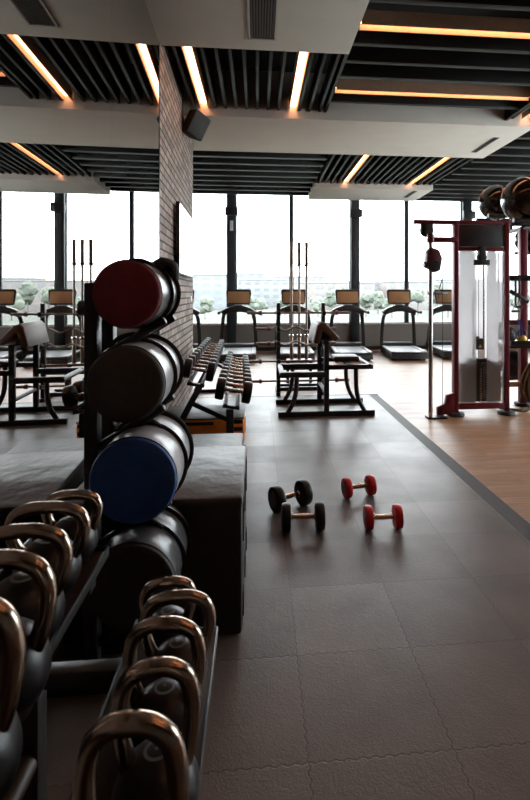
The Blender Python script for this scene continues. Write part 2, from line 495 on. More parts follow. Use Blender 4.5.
slats_x(6, 4.24, XR, 7.3, YW, .52, (), .12)
slats_x(7, XL, WX - .2, -1, 7.2, .52, (), .12)
struct(MB().span((.947, 4.0, ZB - .0), (.985, 7.2, ZB + .25)).build('ceiling_edge_1', M['slat']))
struct(MB().span((3.66, -1.0, ZB - .03), (3.70, 7.2, ZB + .25)).build('ceiling_edge_2', M['slat']))

# linear lights
def strip(label, p0, p1):
    p0, p1 = Vector(p0), Vector(p1)
    t = thing('strip_light', label, 'light', ((p0 + p1) / 2), 0, 'linear ceiling lights')
    a, b = p0 - t.location, p1 - t.location
    L = (b - a).length; d = (b - a).normalized(); s = Vector((d.y, -d.x, 0))
    h = MB()
    for k in (-1, 1):
        off = s * k * .055
        h.beam(a + off + Vector((0, 0, .06)), b + off + Vector((0, 0, .06)), .012, .12, 0)
    h.beam(a + Vector((0, 0, .13)), b + Vector((0, 0, .13)), .12, .02, 0)
    h.build('housing', M['strip_house'], t)
    MB().beam(a + d * .004 + Vector((0, 0, .075)), b - d * .004 + Vector((0, 0, .075)), .085, .03, .004).build('diffuser', M['strip'], t)
    return t
strip('warm linear ceiling light running beside the brick wall', (-.745, 5.21, ZB), (-.745, 7.19, ZB))
strip('warm linear ceiling light between the slats, right of the square vent', (.50, 5.21, ZB), (.50, 7.19, ZB))
strip('warm linear ceiling light between far slats, left one above the middle treadmills', (2.05, 8.98, ZB), (2.05, 11.84, ZB))
strip('warm linear ceiling light between far slats, right one nearer the cable machine', (3.63, 8.98, ZB), (3.63, 11.84, ZB))
strip('warm crosswise ceiling light at the top right, nearest the camera', (1.0, 4.86, ZB), (3.64, 4.86, ZB))
strip('warm crosswise ceiling light along the front of the wide soffit', (1.0, 6.44, ZB), (3.64, 6.44, ZB))
strip('warm ceiling light at the right edge of the photo above the cable machine', (3.98, 3.0, ZB), (3.98, 7.18, ZB))
strip('warm crosswise ceiling light behind the camera', (1.0, 1.2, ZB), (3.64, 1.2, ZB))
strip('warm crosswise ceiling light farthest behind the camera', (1.0, -.6, ZB), (3.64, -.6, ZB))
strip('warm crosswise ceiling light almost overhead', (1.0, 3.0, ZB), (3.64, 3.0, ZB))

# vents
t = thing('ceiling_vent', 'square louvred air vent in the nearest white soffit', 'vent', (.045, 4.55, ZS))
v = MB()
for a, b in (((-.135, -.48), (-.115, .42)), ((.115, -.48), (.135, .42)), ((-.135, .40), (.135, .42)), ((-.135, -.48), (.135, -.46))):
    v.span((a[0], a[1], -.012), (b[0], b[1], -.001))
v.build('frame', M['plaster'], t)
MB().span((-.115, -.46, -.003), (.115, .40, -.0005)).build('backing', M['vent_dark'], t)
v = MB()
for k in range(9):
    x = -.1 + k * .025
    v.box((x, -.03, -.008), (.012, .85, .004), Matrix.Rotation(R(35), 3, 'Y'))
v.build('louvre', M['vent'], t)
def slot(label, c, L, w):
    t = thing('slot_diffuser', label, 'vent', c, 0, 'slot diffusers')
    f = MB()
    f.span((-w / 2 - .012, -L / 2, -.008), (-w / 2, L / 2, -.001)); f.span((w / 2, -L / 2, -.008), (w / 2 + .012, L / 2, -.001))
    f.span((-w / 2, -L / 2, -.008), (w / 2, -L / 2 + .015, -.001)); f.span((-w / 2, L / 2 - .015, -.008), (w / 2, L / 2, -.001))
    f.build('frame', M['vent'], t)
    b = MB(); b.span((-w / 2, -L / 2, -.004), (w / 2, L / 2, -.0008)); b.span((-.004, -L / 2, -.008), (.004, L / 2, -.003))
    b.build('slot', M['vent_dark'], t)
slot('narrow slot diffuser in the wide soffit above the cable machine', (3.80, 8.16, ZS), .85, .07)
slot('narrow slot diffuser in the far soffit near the windows', (3.82, 12.4, ZS), .85, .08)

# mirror on the left wall
t = thing('wall_mirror', 'tall frameless wall mirror covering the brick wall on the left', 'mirror', WL(3.33), WA)
for y0, y1 in ((-1.50, -.001), (.001, 1.80)):
    MB().span((.004, y0, .08), (.012, y1, 4.055)).build('mirror_panel', M['mirror'], t)
f = MB(); f.span((.0, 1.80, .06), (.016, 1.82, 4.055)); f.span((0, -1.515, .06), (.016, -1.50, 4.055)); f.span((0, -1.515, .06), (.016, 1.82, .08))
f.build('edge_trim', M['black_alu'], t)

# television on the brick wall
t = thing('television', 'large flat television mounted on the brick wall', 'television', WL(7.04, 0, 1.80), WA)
MB().span((.03, -.82, 0), (.075, .82, .88), .006).build('casing', M['tv_black'], t)
MB().span((.0745, -.805, .02), (.077, .805, .865)).build('screen', M['tv_screen'], t)
MB().span((.0, -.2, .25), (.03, .2, .6)).build('wall_bracket', M['black_metal'], t)
# loudspeaker
t = thing('wall_speaker', 'dark wedge shaped loudspeaker fixed high on the brick wall', 'speaker', WL(7.15, 0, 3.88), WA)
sp = MB()
rot = Matrix.Rotation(R(-38), 3, 'Z') @ Matrix.Rotation(R(-20), 3, 'X')
b = MB(); b.prism([(-.15, -.10), (.15, -.10), (.10, .12), (-.10, .12)], -.17, .17, 'xy', .02)
me = bpy.data.meshes.new('q'); b.bm.to_mesh(me); b.bm.free(); sp.bm.from_mesh(me); bpy.data.meshes.remove(me)
bmesh.ops.transform(sp.bm, matrix=Matrix.Translation((.17, -.02, .03)) @ (Matrix.Rotation(R(25), 3, 'Y') @ Matrix.Rotation(R(50), 3, 'Z')).to_4x4(), verts=sp.bm.verts)
sp.build('cabinet', M['speaker'], t)
g = MB(); g.cyl((0, 0, 0.06), (.02, 0, .06), .05); g.cyl((.02, 0, .06), (.14, 0, .04), .016); g.build('bracket', M['black_metal'], t)
# wall switch on brick
ws = MB().span((0, -.045, -.045), (.015, .045, .045), .003).build('wall_switch', M['white_plastic']); ws.location = WL(8.2, 0, 1.48); ws.rotation_euler = (0, 0, WA)
tag(ws, 'small white switch plate on the brick wall below the television', 'switch')
# boxes on the thick mullions
for x, lab in ((-.70, 'black sensor box on the thick mullion left of the upright barbells'), (2.68, 'black sensor box on the thick mullion above the fourth treadmill'), (5.90, 'black sensor box on the mullion behind the cable machine top')):
    t = thing('wall_loudspeaker', lab, 'speaker', (x, YW - .07, 3.65), 0, 'black boxes on the window mullions')
    MB().span((-.17, -.16, 0), (.17, -.01, .22), .02).build('cabinet', M['black_plastic'], t)
    MB().span((-.05, -.02, .05), (.05, 0.0, .17)).build('bracket', M['black_metal'], t)
tag(MB().span((-.745, YW - .078, 3.25), (-.655, YW - .068, 3.52), .001).build('notice', M['white_plastic']), 'small white notice plate on the thick mullion under the sensor box', 'sign')

# ------------------------------------------------------------------ treadmills
def make_treadmill():
    # origin: rear edge centre on the floor, running direction +Y
    t = thing('treadmill', '', 'treadmill', (0, 0, 0), 0, 'treadmills facing the windows')
    d = MB()
    d.prism([(0, .05), (0.05, .17), (.1, .19), (1.5, .20), (1.5, .05)], -.43, .43, 'yz', .012)
    d.build('deck', M['black_plastic'], t)
    s = MB()
    for k in (-1, 1): s.span((k * .378 - .045, .08, .19), (k * .378 + .045, 1.45, .216), .004)
    s.build('side_rail', M['deck_grey'], t)
    MB().span((-.32, .035, .185), (.32, 1.48, .208), .006).build('running_belt', M['belt'], t)
    m = MB(); m.prism([(1.38, .05), (1.38, .21), (1.5, .29), (1.78, .29), (1.9, .2), (1.9, .05)], -.40, .40, 'yz', .02)
    m.build('motor_cover', M['black_plastic'], t)
    for x in (-.36, .36):
        for y in (.15, 1.75): MB().cyl((x, y, 0), (x, y, .06), .035).build('foot', M['black_rubber'], t)
    for k in (-1, 1):
        u = MB()
        u.tube(smooth_path([(k * .43, 1.42, .15), (k * .42, 1.44, .5), (k * .39, 1.40, .9), (k * .345, 1.30, 1.10)]), .04, 10, flat=(.085, .05))
        u.build('upright', M['black_metal'], t)
        h = MB()
        h.tube(smooth_path([(k * .34, 1.30, 1.09), (k * .42, 1.22, 1.11), (k * .45, 1.02, 1.10), (k * .455, .85, 1.09)]), .035, 12)
        h.build('handlebar', M['black_rubber'], t)
    a = MB()
    pr = []
    xs = [-.40, -.3, -.18, -.06, .06, .18, .3, .40]
    top = [1.14, 1.20, 1.24, 1.27, 1.27, 1.24, 1.20, 1.14]
    bot = [1.00, 1.05, 1.085, 1.105, 1.105, 1.085, 1.05, 1.00]
    a.prism([(x, z) for x, z in zip(xs, top)] + [(x, z) for x, z in reversed(list(zip(xs, bot)))], 1.14, 1.36, 'xz', .015)
    a.build('console_arch', M['black_plastic'], t)
    n = MB(); n.box((0, 1.285, 1.285), (.22, .08, .05), None, .01); n.build('console_neck', M['grey_plastic'], t)
    tilt = Matrix.Rotation(R(-14), 3, 'X')
    c = MB(); rr = []
    for cx, cz, a0 in ((.255, .135, 0), (-.255, .135, 90), (-.235, -.135, 180), (.235, -.135, 270)):
        for q in range(5): rr.append((cx + .055 * math.cos(R(a0 + q * 22.5)), cz + .055 * math.sin(R(a0 + q * 22.5))))
    c.prism(rr, -.03, .03, 'xz', .008); bmesh.ops.transform(c.bm, matrix=Matrix.Translation((0, 1.31, 1.475)) @ tilt.to_4x4(), verts=c.bm.verts)
    cc = c.build('console', M['black_plastic'], t)
    sc = MB(); sc.box((0, 1.2785, 1.467), (.53, .010, .29), tilt, .002); sc.build('screen', M['screen_reflection'], cc)
    return t
TM = [(-1.86, 11.35, 0, 'treadmill partly hidden behind the end of the brick wall'),
      (-.47, 11.35, 0, 'black treadmill in front of the thick window mullion, left of the barbell rack'),
      (.86, 11.35, 1.5, 'black treadmill directly behind the barbell rack and upright bars'),
      (2.20, 11.35, 3, 'black treadmill right of the preacher bench, under the thick mullion'),
      (3.50, 11.35, 4.5, 'black treadmill with its whole deck showing, left of the cable machine'),
      (4.78, 11.45, 5, 'black treadmill partly hidden by the chrome pole and cable machine')]
proto = None
for x, y, a, lab in TM:
    if proto is None:
        proto = make_treadmill(); proto.location = (x, y, 0); proto.rotation_euler = (0, 0, -R(a)); proto['label'] = lab
    else: dup(proto, (x, y, 0), -R(a), lab)

# ------------------------------------------------------------------ barbells and rack
BR = thing('barbell_rack', 'tall black barbell rack behind the preacher bench', 'rack', (.66, 7.75, 0))
for k in (-1, 1):
    MB().beam((k * .345, 0, .03), (k * .345, 0, 1.42), .06, .07).build('upright', M['black_metal'], BR)
    MB().beam((k * .345, -.1, .03), (k * .345, .62, .03), .06, .06).build('base_rail', M['black_metal'], BR)
for y, z in ((0, .10), (0, .42), (.5, .06)): MB().beam((-.345, y, z), (.345, y, z), .05, .06).build('crossbar', M['black_metal'], BR)
BAR_Z = [(1.27, 'straight'), (1.03, 'ez'), (.81, 'ez'), (.54, 'straight'), (.24, 'straight')]
for z, kd in BAR_Z:
    for k in (-1, 1):
        h = MB()
        h.beam((k * .345, -.03, z - .045), (k * .345, -.15, z - .028), .05, .02, .003)
        h.beam((k * .345, -.145, z - .035), (k * .345, -.155, z + .03), .05, .014, .003)
        h.build('bar_hook', M['black_metal'], BR)
# bar holder for the three upright barbells
BH = thing('bar_holder', 'low black floor stand holding three upright barbells behind the rack', 'barbell stand', (.70, 8.60, 0))
MB().span((-.21, -.10, .40), (.22, .10, .44), .006).build('cup_plate', M['black_metal'], BH)
MB().span((-.25, -.16, .0), (.26, .16, .03), .004).build('base_plate', M['black_metal'], BH)
for x in (-.19, .20): MB().beam((x, 0, .02), (x, 0, .41), .05, .05).build('leg', M['black_metal'], BH)
def bar(label, c, L, kind, group, vertical=False):
    t = thing('barbell', label, 'barbell', c, 0, group)
    def P(s, w=0): return (w, 0, s) if vertical else (s, 0, w)
    sl = .40 if vertical else .20
    s = MB()
    if kind == 'ez':
        pts = []
        n = 40
        for i in range(n + 1):
            u = -(L / 2 - sl) + (L - 2 * sl) * i / n
            w = .028 * math.cos(u / (L / 2 - sl) * 2.5 * PI) if abs(u) < (L / 2 - sl) * .82 else 0
            pts.append((u, w * .6, w))
        s.tube(pts, .014, 10)
    else:
        s.cyl(P(-L / 2 + sl), P(L / 2 - sl), .019 if vertical else .015)
    s.build('shaft', M['bar_steel'], t)
    for k in (-1, 1):
        MB().cyl(P(k * (L / 2 - sl)), P(k * L / 2), .030 if vertical else .022, 18, .003).build('sleeve', M['bar_steel'], t)
        MB().cyl(P(k * (L / 2 - sl) - .02), P(k * (L / 2 - sl) + .022),   .034 if not vertical else .042, 18, .004).build('collar', M['chrome'] if vertical else M['collar_red'], t)
    return t
labs = ['straight barbell on the top hooks of the barbell rack', 'curved curl bar on the second hooks of the barbell rack', 'curved curl bar on the third hooks of the barbell rack', 'straight barbell on the fourth hooks, level with the bench frame', 'straight barbell on the lowest hooks of the barbell rack']
for (z, kd), lab in zip(BAR_Z, labs):
    c = (.62 if kd == 'straight' else .58, 7.75 - .105, z)
    bar(lab, c, 1.56 if kd == 'straight' else 1.22, kd, 'barbells lying on the rack hooks')
for x, lab in ((.574, 'left upright barbell of three standing in the bar holder'), (.706, 'middle upright barbell of three standing in the bar holder'), (.832, 'right upright barbell of three standing in the bar holder')):
    b = bar(lab, (x, 8.60, .442 + 1.0), 2.0, 'straight', 'barbells standing upright behind the rack', True)

# ------------------------------------------------------------------ preacher bench
PB = thing('preacher_bench', 'black steel preacher curl bench with brown and white arm pad', 'bench', (.87, 6.36, 0))
for y in (0.0, .74):
    MB().beam((-.615, y, .045), (.62, y, .045), .07, .065, .006).build('base_rail', M['black_metal'], PB)
    for x in (-.56, .56): MB().cyl((x, y, 0), (x, y, .02), .035).build('foot', M['black_rubber'], PB)
    for ctrl in ([(-.50, y, .05), (-.42, y, .20), (-.385, y, .36), (-.38, y, .52)], [(.50, y, .05), (.42, y, .20), (.385, y, .36), (.38, y, .62)]):
        MB().tube(smooth_path(ctrl), .03, 12).build('leg', M['black_metal'], PB)
    MB().beam((-.59, y, .54), (.0, y, .54), .07, .07, .008).build('side_rail', M['black_metal'], PB)
    MB().beam((.0, y, .63), (.60, y, .63), .06, .06, .008).build('side_rail', M['black_metal'], PB)
    MB().beam((.0, y, .05), (.0, y, .96), .065, .06, .006).build('post', M['black_metal'], PB)
m = MB()
for x, z, w in ((-.56, .54, .07), (.55, .645, .05), (0, .30, .05), (0, .94, .055)): MB().cyl((x, -.04, z), (x, .78, z), w / 2).build('cross_tube', M['black_metal'], PB)
pd = MB(); pd.prism([(-.16, .93), (-.10, 1.16), (-.05, 1.20), (.0, 1.185), (.17, 1.00), (.12, .95), (-.03, 1.09), (-.05, 1.09), (-.09, .92)], .02, .74, 'xz', .012)
pdo = pd.build('arm_pad', M['pad_brown'], PB)
pf = MB(); pf.prism([(-.172, .93), (-.115, 1.165), (-.07, 1.21), (-.045, 1.205), (-.10, 1.155), (-.155, .93)], .03, .73, 'xz', .004)
pf.build('pad_cover', M['pad_light'], pdo)
pg = MB(); pg.prism([(-.05, .9), (.06, .9), (.10, 1.0), (0, 1.085), (-.05, 1.0)], .30, .44, 'xz', .004); pg.build('pad_bracket', M['black_metal'], PB)
sp_ = MB(); sp_.box((.30, .37, .70), (.34, .34, .07), None, .025, 3); sp_.build('seat', M['black_plastic'], PB)
s2 = MB(); s2.beam((.30, .0, .655), (.30, .74, .655), .08, .02, 0); s2.build('seat_support', M['black_metal'], PB)

# ------------------------------------------------------------------ cable machine
CM = thing('cable_machine', 'maroon cable machine with white frosted shroud and weight stack', 'exercise machine', (2.855, 6.28, 0))
x0, x1 = -.325, .355
for x in (x0, x1):
    MB().span((x - .03, -.05, .04), (x + .03, .05, 2.50), .008).build('upright', M['maroon'], CM)
    f = MB(); f.lathe([(0, 0), (.105, 0), (.115, .012), (.105, .04), (.06, .05), (0, .05)], Matrix.Translation((x + .0, -.01, 0)), 28); f.build('foot', M['black_rubber'], CM)
MB().span((-.88, -.045, 2.455), (.42, .045, 2.505), .008).build('top_boom', M['maroon'], CM)
MB().span((x0 + .035, -.035, 2.17), (x1 - .04, .04, 2.45), .004).build('header_panel', M['black_plastic'], CM)
MB().span((x0 + .035, -.04, 2.115), (x1 - .04, .04, 2.165), .006).build('crossbar', M['maroon'], CM)
MB().span((x0 + .035, -.05, .08), (x1 - .04, .05, .15), .006).build('crossbar', M['maroon'], CM)
b = MB(); b.bm.faces.new([b.bm.verts.new(v) for v in ((x0 + .03, .14, .15), (x1 - .03, .14, .15), (x1 - .03, .14, 2.11), (x0 + .03, .14, 2.11))])
sh = b.build('rear_shroud', M['frost_back'], CM)
b = MB()
for a, c in (((x0 + .022, .134, .15), (x0 + .032, .146, 2.11)), ((x1 - .032, .134, .15), (x1 - .022, .146, 2.11))): b.span(a, c)
b.build('shroud_edge', M['maroon'], sh)
MB().span((x0 + .035, -.03, .16), (-.055, -.025, 2.11)).build('front_shroud', M['frost_front'], CM)
MB().span((.085, -.03, .16), (x1 - .04, -.025, 2.11)).build('front_shroud', M['frost_front'], CM)
for x in (-.055, .085):
    MB().cyl((x, .06, .15), (x, .06, 2.12), .0125).build('guide_rod', M['chrome'], CM)
for k in range(16):
    z = .165 + k * .0315
    MB().box((.015, .06, z + .0145), (.56, .11, .0285), None, .003, 1).build('weight_plate', M['stack'], CM)
m = MB(); m.box((.015, .06, .695), (.30, .10, .05), None, .008); m.build('top_plate', M['stack'], CM)
st = MB(); st.span((-.012, -.008, .165), (.042, .006, .675)); so = st.build('selector_strip', M['black_plastic'], CM)
for_d = MB()
for k in range(16): for_d.cyl((.015, -.012, .18 + k * .0315), (.015, -.006, .18 + k * .0315), .009, 10)
for_d.build('pin_hole', M['steel'], so)
pn = MB(); pn.cyl((.03, -.05, .655), (.03, .0, .655), .010); pn.tube([(.03 + .03 * math.cos(a), -.05, .625 + .03 * math.sin(a)) for a in [i * PI / 8 for i in range(16)]], .004, 8, True); pn.build('selector_pin', M['black_metal'], CM)
MB().cyl((.015, .06, .72), (.015, .06, 2.14), .004, 8).build('lift_cable', M['black_rubber'], CM)
b = MB(); b.span((-.045, -.012, .84), (.055, .05, .985), .006); b.span((-.045, -.005, .985), (.0, .045, 1.01), .004); bo = b.build('carriage_block', M['black_plastic'], CM)
w = MB(); w.prism([(-.018, .868), (.028, .868), (.005, .91)], -.016, -.0125, 'xz'); w.build('warning_triangle', M['yellow'], bo)
w = MB(); w.span((-.01, -.008, .735), (.055, .0, .835)); w.build('white_label', M['white_plastic'], CM)
p = MB(); p.cyl((.015, -.06, 2.03), (.015, -.005, 2.03), .06, 24, .006); p.span((-.03, -.07, 1.99), (.06, 0.01, 2.17), .006); p.span((-.09, -.055, 1.93), (.12, -.02, 2.0), .01); p.build('pulley', M['black_plastic'], CM)
# adjustable column on the left
MB().cyl((-.70, -.14, .02), (-.70, -.14, 2.30), .028, 24).build('chrome_column', M['chrome'], CM)
m = MB(); m.span((-.72, -.16, 2.215), (x0 - .03, -.02, 2.275), .006); m.cyl((-.70, -.14, 2.20), (-.70, -.14, 2.31), .045); m.build('column_arm', M['maroon'], CM)
m = MB(); m.prism([(-.58, .02), (x0 - .03, .02), (x0 - .03, .30), (-.46, .27), (-.48, .16), (-.58, .12)], -.06, .0, 'xz', .01); m.build('base_bracket', M['maroon'], CM)
MB().span((-.74, -.19, .0), (-.5, -.03, .022), .003).build('column_base', M['black_metal'], CM)
c = MB(); c.prism([(-.775, 2.07), (-.72, 2.14), (-.62, 2.11), (-.575, 2.0), (-.60, 1.88), (-.68, 1.84), (-.77, 1.89), (-.78, 2.0)], -.24, -.09, 'xz', .02); co = c.build('carriage', M['maroon_plastic'], CM)
c = MB(); c.cyl((-.68, -.26, 1.90), (-.68, -.16, 1.90), .075, 24, .008); c.cyl((-.80, -.17, 1.92), (-.72, -.17, 1.92), .04); c.build('carriage_pulley', M['black_plastic'], co)
c = MB(); c.cyl((-.71, -.06, 2.37), (-.71, .02, 2.37), .085, 28, .01); c.span((-.79, -.04, 2.38), (-.63, 0.0, 2.46)); c.build('boom_pulley', M['black_plastic'], CM)
c = MB(); c.tube(smooth_path([(-.62, -.22, 1.86), (-.585, -.22, 1.76), (-.60, -.22, 1.68), (-.62, -.22, 1.62), (-.63, -.22, 1.50)]), .006, 8); c.build('cable', M['maroon_plastic'], CM)
MB().cyl((-.53, -.10, .05), (-.53, -.10, 1.9), .004, 8).build('drop_cable', M['black_rubber'], CM)
MB().beam((-.73, -.14, 1.565), (-.45, -.05, 1.565), .03, .03).build('stop_arm', M['black_metal'], CM)

# ------------------------------------------------------------------ storage rig on the right
SR = thing('storage_rack', 'maroon and black storage frame at the right edge beside the cable machine', 'rack', (3.70, 6.75, 0))
for x, y in ((0, 0), (0, .95), (1.2, 0), (1.2, .95)):
    MB().span((x - .05, y - .05, .04), (x + .05, y + .05, 2.50), .008).build('upright', M['maroon'], SR)
    f = MB(); f.lathe([(0, 0), (.11, 0), (.12, .012), (.11, .04), (0, .05)], Matrix.Translation((x, y, 0)), 24); f.build('foot', M['black_rubber'], SR)
for y, z in ((-.40, 2.53), (-.04, 2.53), (.33, 2.70), (.73, 2.70)):
    MB().cyl((-.35, y, z), (1.3, y, z), .03).build('ball_rail', M['black_metal'], SR)
for y in (.08, .32): MB().cyl((.05, y, 2.155), (1.3, y, 2.155), .025).build('ball_rail', M['black_metal'], SR)
for x in (.0, 1.2):
    MB().beam((x, -.42, 2.475), (x, 1.0, 2.475), .05, .05).build('rail_arm', M['black_metal'], SR)
    for y in (.33, .73): MB().beam((x, y, 2.5), (x, y, 2.69), .04, .04).build('rail_post', M['black_metal'], SR)
m = MB()
m.beam((-.25, -.05, 1.78), (1.25, -.05, 1.78), .05, .08); m.beam((-.22, -.06, 1.60), (.05, -.06, 1.45), .03, .05); m.beam((-.25, .0, 1.74), (-.2, .0, 1.5), .02, .02)
m.build('accessory_arm', M['black_metal'], SR)
MB().beam((-.3, .0, 1.16), (1.2, .0, 1.16), .06, .07).build('crossbar', M['maroon'], SR)
MB().span((-.28, -.2, .82), (1.2, .6, .86), .006).build('shelf', M['black_metal'], SR)
MB().span((-.28, -.2, .86), (1.2, -.17, .92), .003).build('shelf_lip', M['black_metal'], SR)
MB().cyl((-.42, -.14, .32), (1.2, -.14, .32), .035).build('lower_tube', M['bar_tan'], SR)
MB().cyl((-.28, .20, .33), (1.2, .20, .33), .02).build('rear_tube', M['chrome'], SR)
MB().cyl((-.28, .42, .33), (1.2, .42, .33), .02).build('rear_tube', M['chrome'], SR)
# balls on the top rails
def ball(label, c, r):
    t = thing('exercise_ball', label, 'ball', c, 0, 'black exercise balls on the storage frame')
    s = MB(); s.sphere((0, 0, 0), r, 48, (1, 1, .97)); bo = s.build('ball_skin', M['gym_ball'], t)
    v = MB(); v.cyl((0, -r * .99, 0), (0, -r * 1.004, 0), .014, 12); v.build('valve', M['black_rubber'], t)
ball('black exercise ball on the frame top, farther left of the two', (3.585, 7.28, 2.935), .275)
ball('black exercise ball on the frame top, nearest the camera', (3.62, 6.53, 2.84), .325)
ball('black ball hanging under the frame top at the right edge', (3.90, 6.95, 2.34), .20)
# things on the rig
t = thing('medicine_ball', 'black medicine ball under the black shelf of the storage frame', 'ball', (3.73, 7.06, .525))
s = MB(); s.sphere((0, 0, 0), .20, 32); s.build('ball_skin', M['black_rubber'], t)
s = MB(); s.tube([(.2 * math.cos(a), .2 * math.sin(a) * .2, .2 * math.sin(a)) for a in [i * PI / 20 for i in range(40)]], .004, 6, True); s.build('seam', M['vent'], t)
t = thing('kettlebell', 'small kettlebell with yellow body on the storage frame shelf', 'kettlebell', (3.66, 6.70, .86))
s = MB(); s.sphere((0, 0, .07), .065, 24, (1, 1, .95)); s.cyl((0, 0, 0), (0, 0, .03), .05); s.build('body', M['yellow'], t)
s = MB(); s.tube(smooth_path([(-.04, 0, .11), (-.055, 0, .16), (-.035, 0, .19), (.035, 0, .19), (.055, 0, .16), (.04, 0, .11)]), .012, 10); s.build('handle', M['black_metal'], t)
t = thing('slam_ball', 'dark round ball on the shelf left of the yellow kettlebell', 'ball', (3.48, 6.75, .985))
s = MB(); s.sphere((0, 0, 0), .12, 28); s.build('ball_skin', M['black_rubber'], t)
s = MB(); s.tube([(.121 * math.cos(a), .121 * math.sin(a), 0) for a in [i * PI / 16 for i in range(32)]], .003, 6, True); s.build('seam', M['vent'], t)
b = MB(); b.tube(smooth_path([(3.575, 6.67, 1.20), (3.60, 6.655, 1.14), (3.595, 6.655, 1.0), (3.63, 6.655, .99), (3.62, 6.655, 1.13), (3.585, 6.68, 1.205)]), .012, 8, flat=(.03, .006))
tag(b.build('resistance_band', M['blue']), 'blue resistance band draped over the maroon crossbar', 'band')
for x, zl, lab in ((3.545, 1.30, 'black suspension strap hanging from the storage frame arm, left one'), (3.60, 1.36, 'black suspension strap hanging from the storage frame arm, right one')):
    t = thing('suspension_strap', lab, 'strap', (x, 6.66, zl), 0, 'suspension straps on the storage frame')
    b = MB(); b.tube([(0, 0, .12), (.004, 0, .3), (0, 0, 1.80 - zl - .03)], .01, 8, flat=(.03, .006)); b.build('strap', M['webbing'], t)
    b = MB(); b.tube([(0, 0, .12), (-.05, 0, .02), (.05, 0, .02), (0, 0, .12)], .006, 8); b.build('stirrup', M['webbing'], t)
    MB().cyl((-.055, 0, .02), (.055, 0, .02), .016, 14, .003).build('grip', M['black_rubber'], t)
rp = MB()
for k in range(9):
    r0 = .20 + random.uniform(-.03, .03)
    cx, cy, cz = 3.78 + random.uniform(-.03, .03), 6.42 + k * .028, .34 + random.uniform(-.04, .03)
    rp.tube([(cx + r0 * .8 * math.cos(a), cy + .02 * math.sin(2 * a), cz + r0 * 1.25 * math.sin(a)) for a in [i * PI / 16 for i in range(32)]], .021, 8, True)
rp.tube(smooth_path([(3.72, 6.42, .12), (3.55, 6.35, .035), (3.38, 6.33, .035), (3.24, 6.45, .035), (3.22, 6.62, .035)]), .021, 8)
tag(rp.build('battle_rope', M['rope']), 'coiled tan battle rope hanging low on the storage frame', 'rope')

# ------------------------------------------------------------------ dumbbells
def make_dumbbell(label, loc, rz, L, D, hm, group, hw=None, rx=0):
    t = thing('dumbbell', label, 'dumbbell', loc, rz, group)
    hw = hw or L * .22
    r = D / 2
    for k in (-1, 1):
        Mx = Matrix.Rotation(PI / 2, 4, 'Y')
        a, b = k * (L / 2 - hw), k * L / 2
        lo, hi = min(a, b), max(a, b)
        e = .012
        prof = [(0, lo), (r - e * 1.6, lo), (r - e * .4, lo + e * .4), (r, lo + e * 1.5), (r, hi - e * 1.5), (r - e * .4, hi - e * .4), (r - e * 1.6, hi), (0, hi)]
        h = MB(); h.lathe(prof, Matrix.Translation((0, 0, r)) @ Mx, 36); ho = h.build('head', hm, t)
        c = MB(); q = hi if k > 0 else lo
        c.lathe([(0, q - .001), (r * .55, q - .001), (r * .55, q + k * .002), (0, q + k * .002)] if k > 0 else [(0, q - .002), (r * .55, q - .002), (r * .55, q + .001), (0, q + .001)], Matrix.Translation((0, 0, r)) @ Mx, 28)
        c.build('end_disc', M['vent'], ho)
        c = MB(); c.cyl((k * (L / 2 - hw) - k * .012, 0, r), (k * (L / 2 - hw) + k * .002, 0, r), .024, 20); c.build('collar', M['chrome'], t)
    g = MB()
    n = 13; Lh = L - 2 * hw
    prof = [(0, -Lh / 2)] + [(.0135 + .0035 * math.cos((i / (n - 1) - .5) * PI), -Lh / 2 + Lh * i / (n - 1)) for i in range(n)] + [(0, Lh / 2)]
    g.lathe(prof, Matrix.Translation((0, 0, r)) @ Matrix.Rotation(PI / 2, 4, 'Y'), 20)
    g.build('handle', M['steel'], t)
    return t
ZF = .012
def floor_db(label, pa, pb, L, D, hm, group):
    a = math.atan2(pb[1] - pa[1], pb[0] - pa[0])
    return make_dumbbell(label, ((pa[0] + pb[0]) / 2, (pa[1] + pb[1]) / 2, ZF), a, L, D, hm, group)
floor_db('black dumbbell on the rubber floor, angled, farther left of the two black ones', (.138, 3.60), (.333, 3.70), .285, .185, M['urethane'], 'pair of black dumbbells on the floor')
floor_db('black dumbbell on the rubber floor, nearest the camera and square on', (.192, 3.315), (.403, 3.31), .285, .178, M['urethane'], 'pair of black dumbbells on the floor')
floor_db('red dumbbell on the rubber floor, farther one of the two red ones', (.671, 3.80), (.873, 3.84), .25, .150, M['red_urethane'], 'pair of red dumbbells on the floor')
floor_db('red dumbbell on the rubber floor, nearer one at the right', (.725, 3.28), (.926, 3.275), .25, .155, M['red_urethane'], 'pair of red dumbbells on the floor')

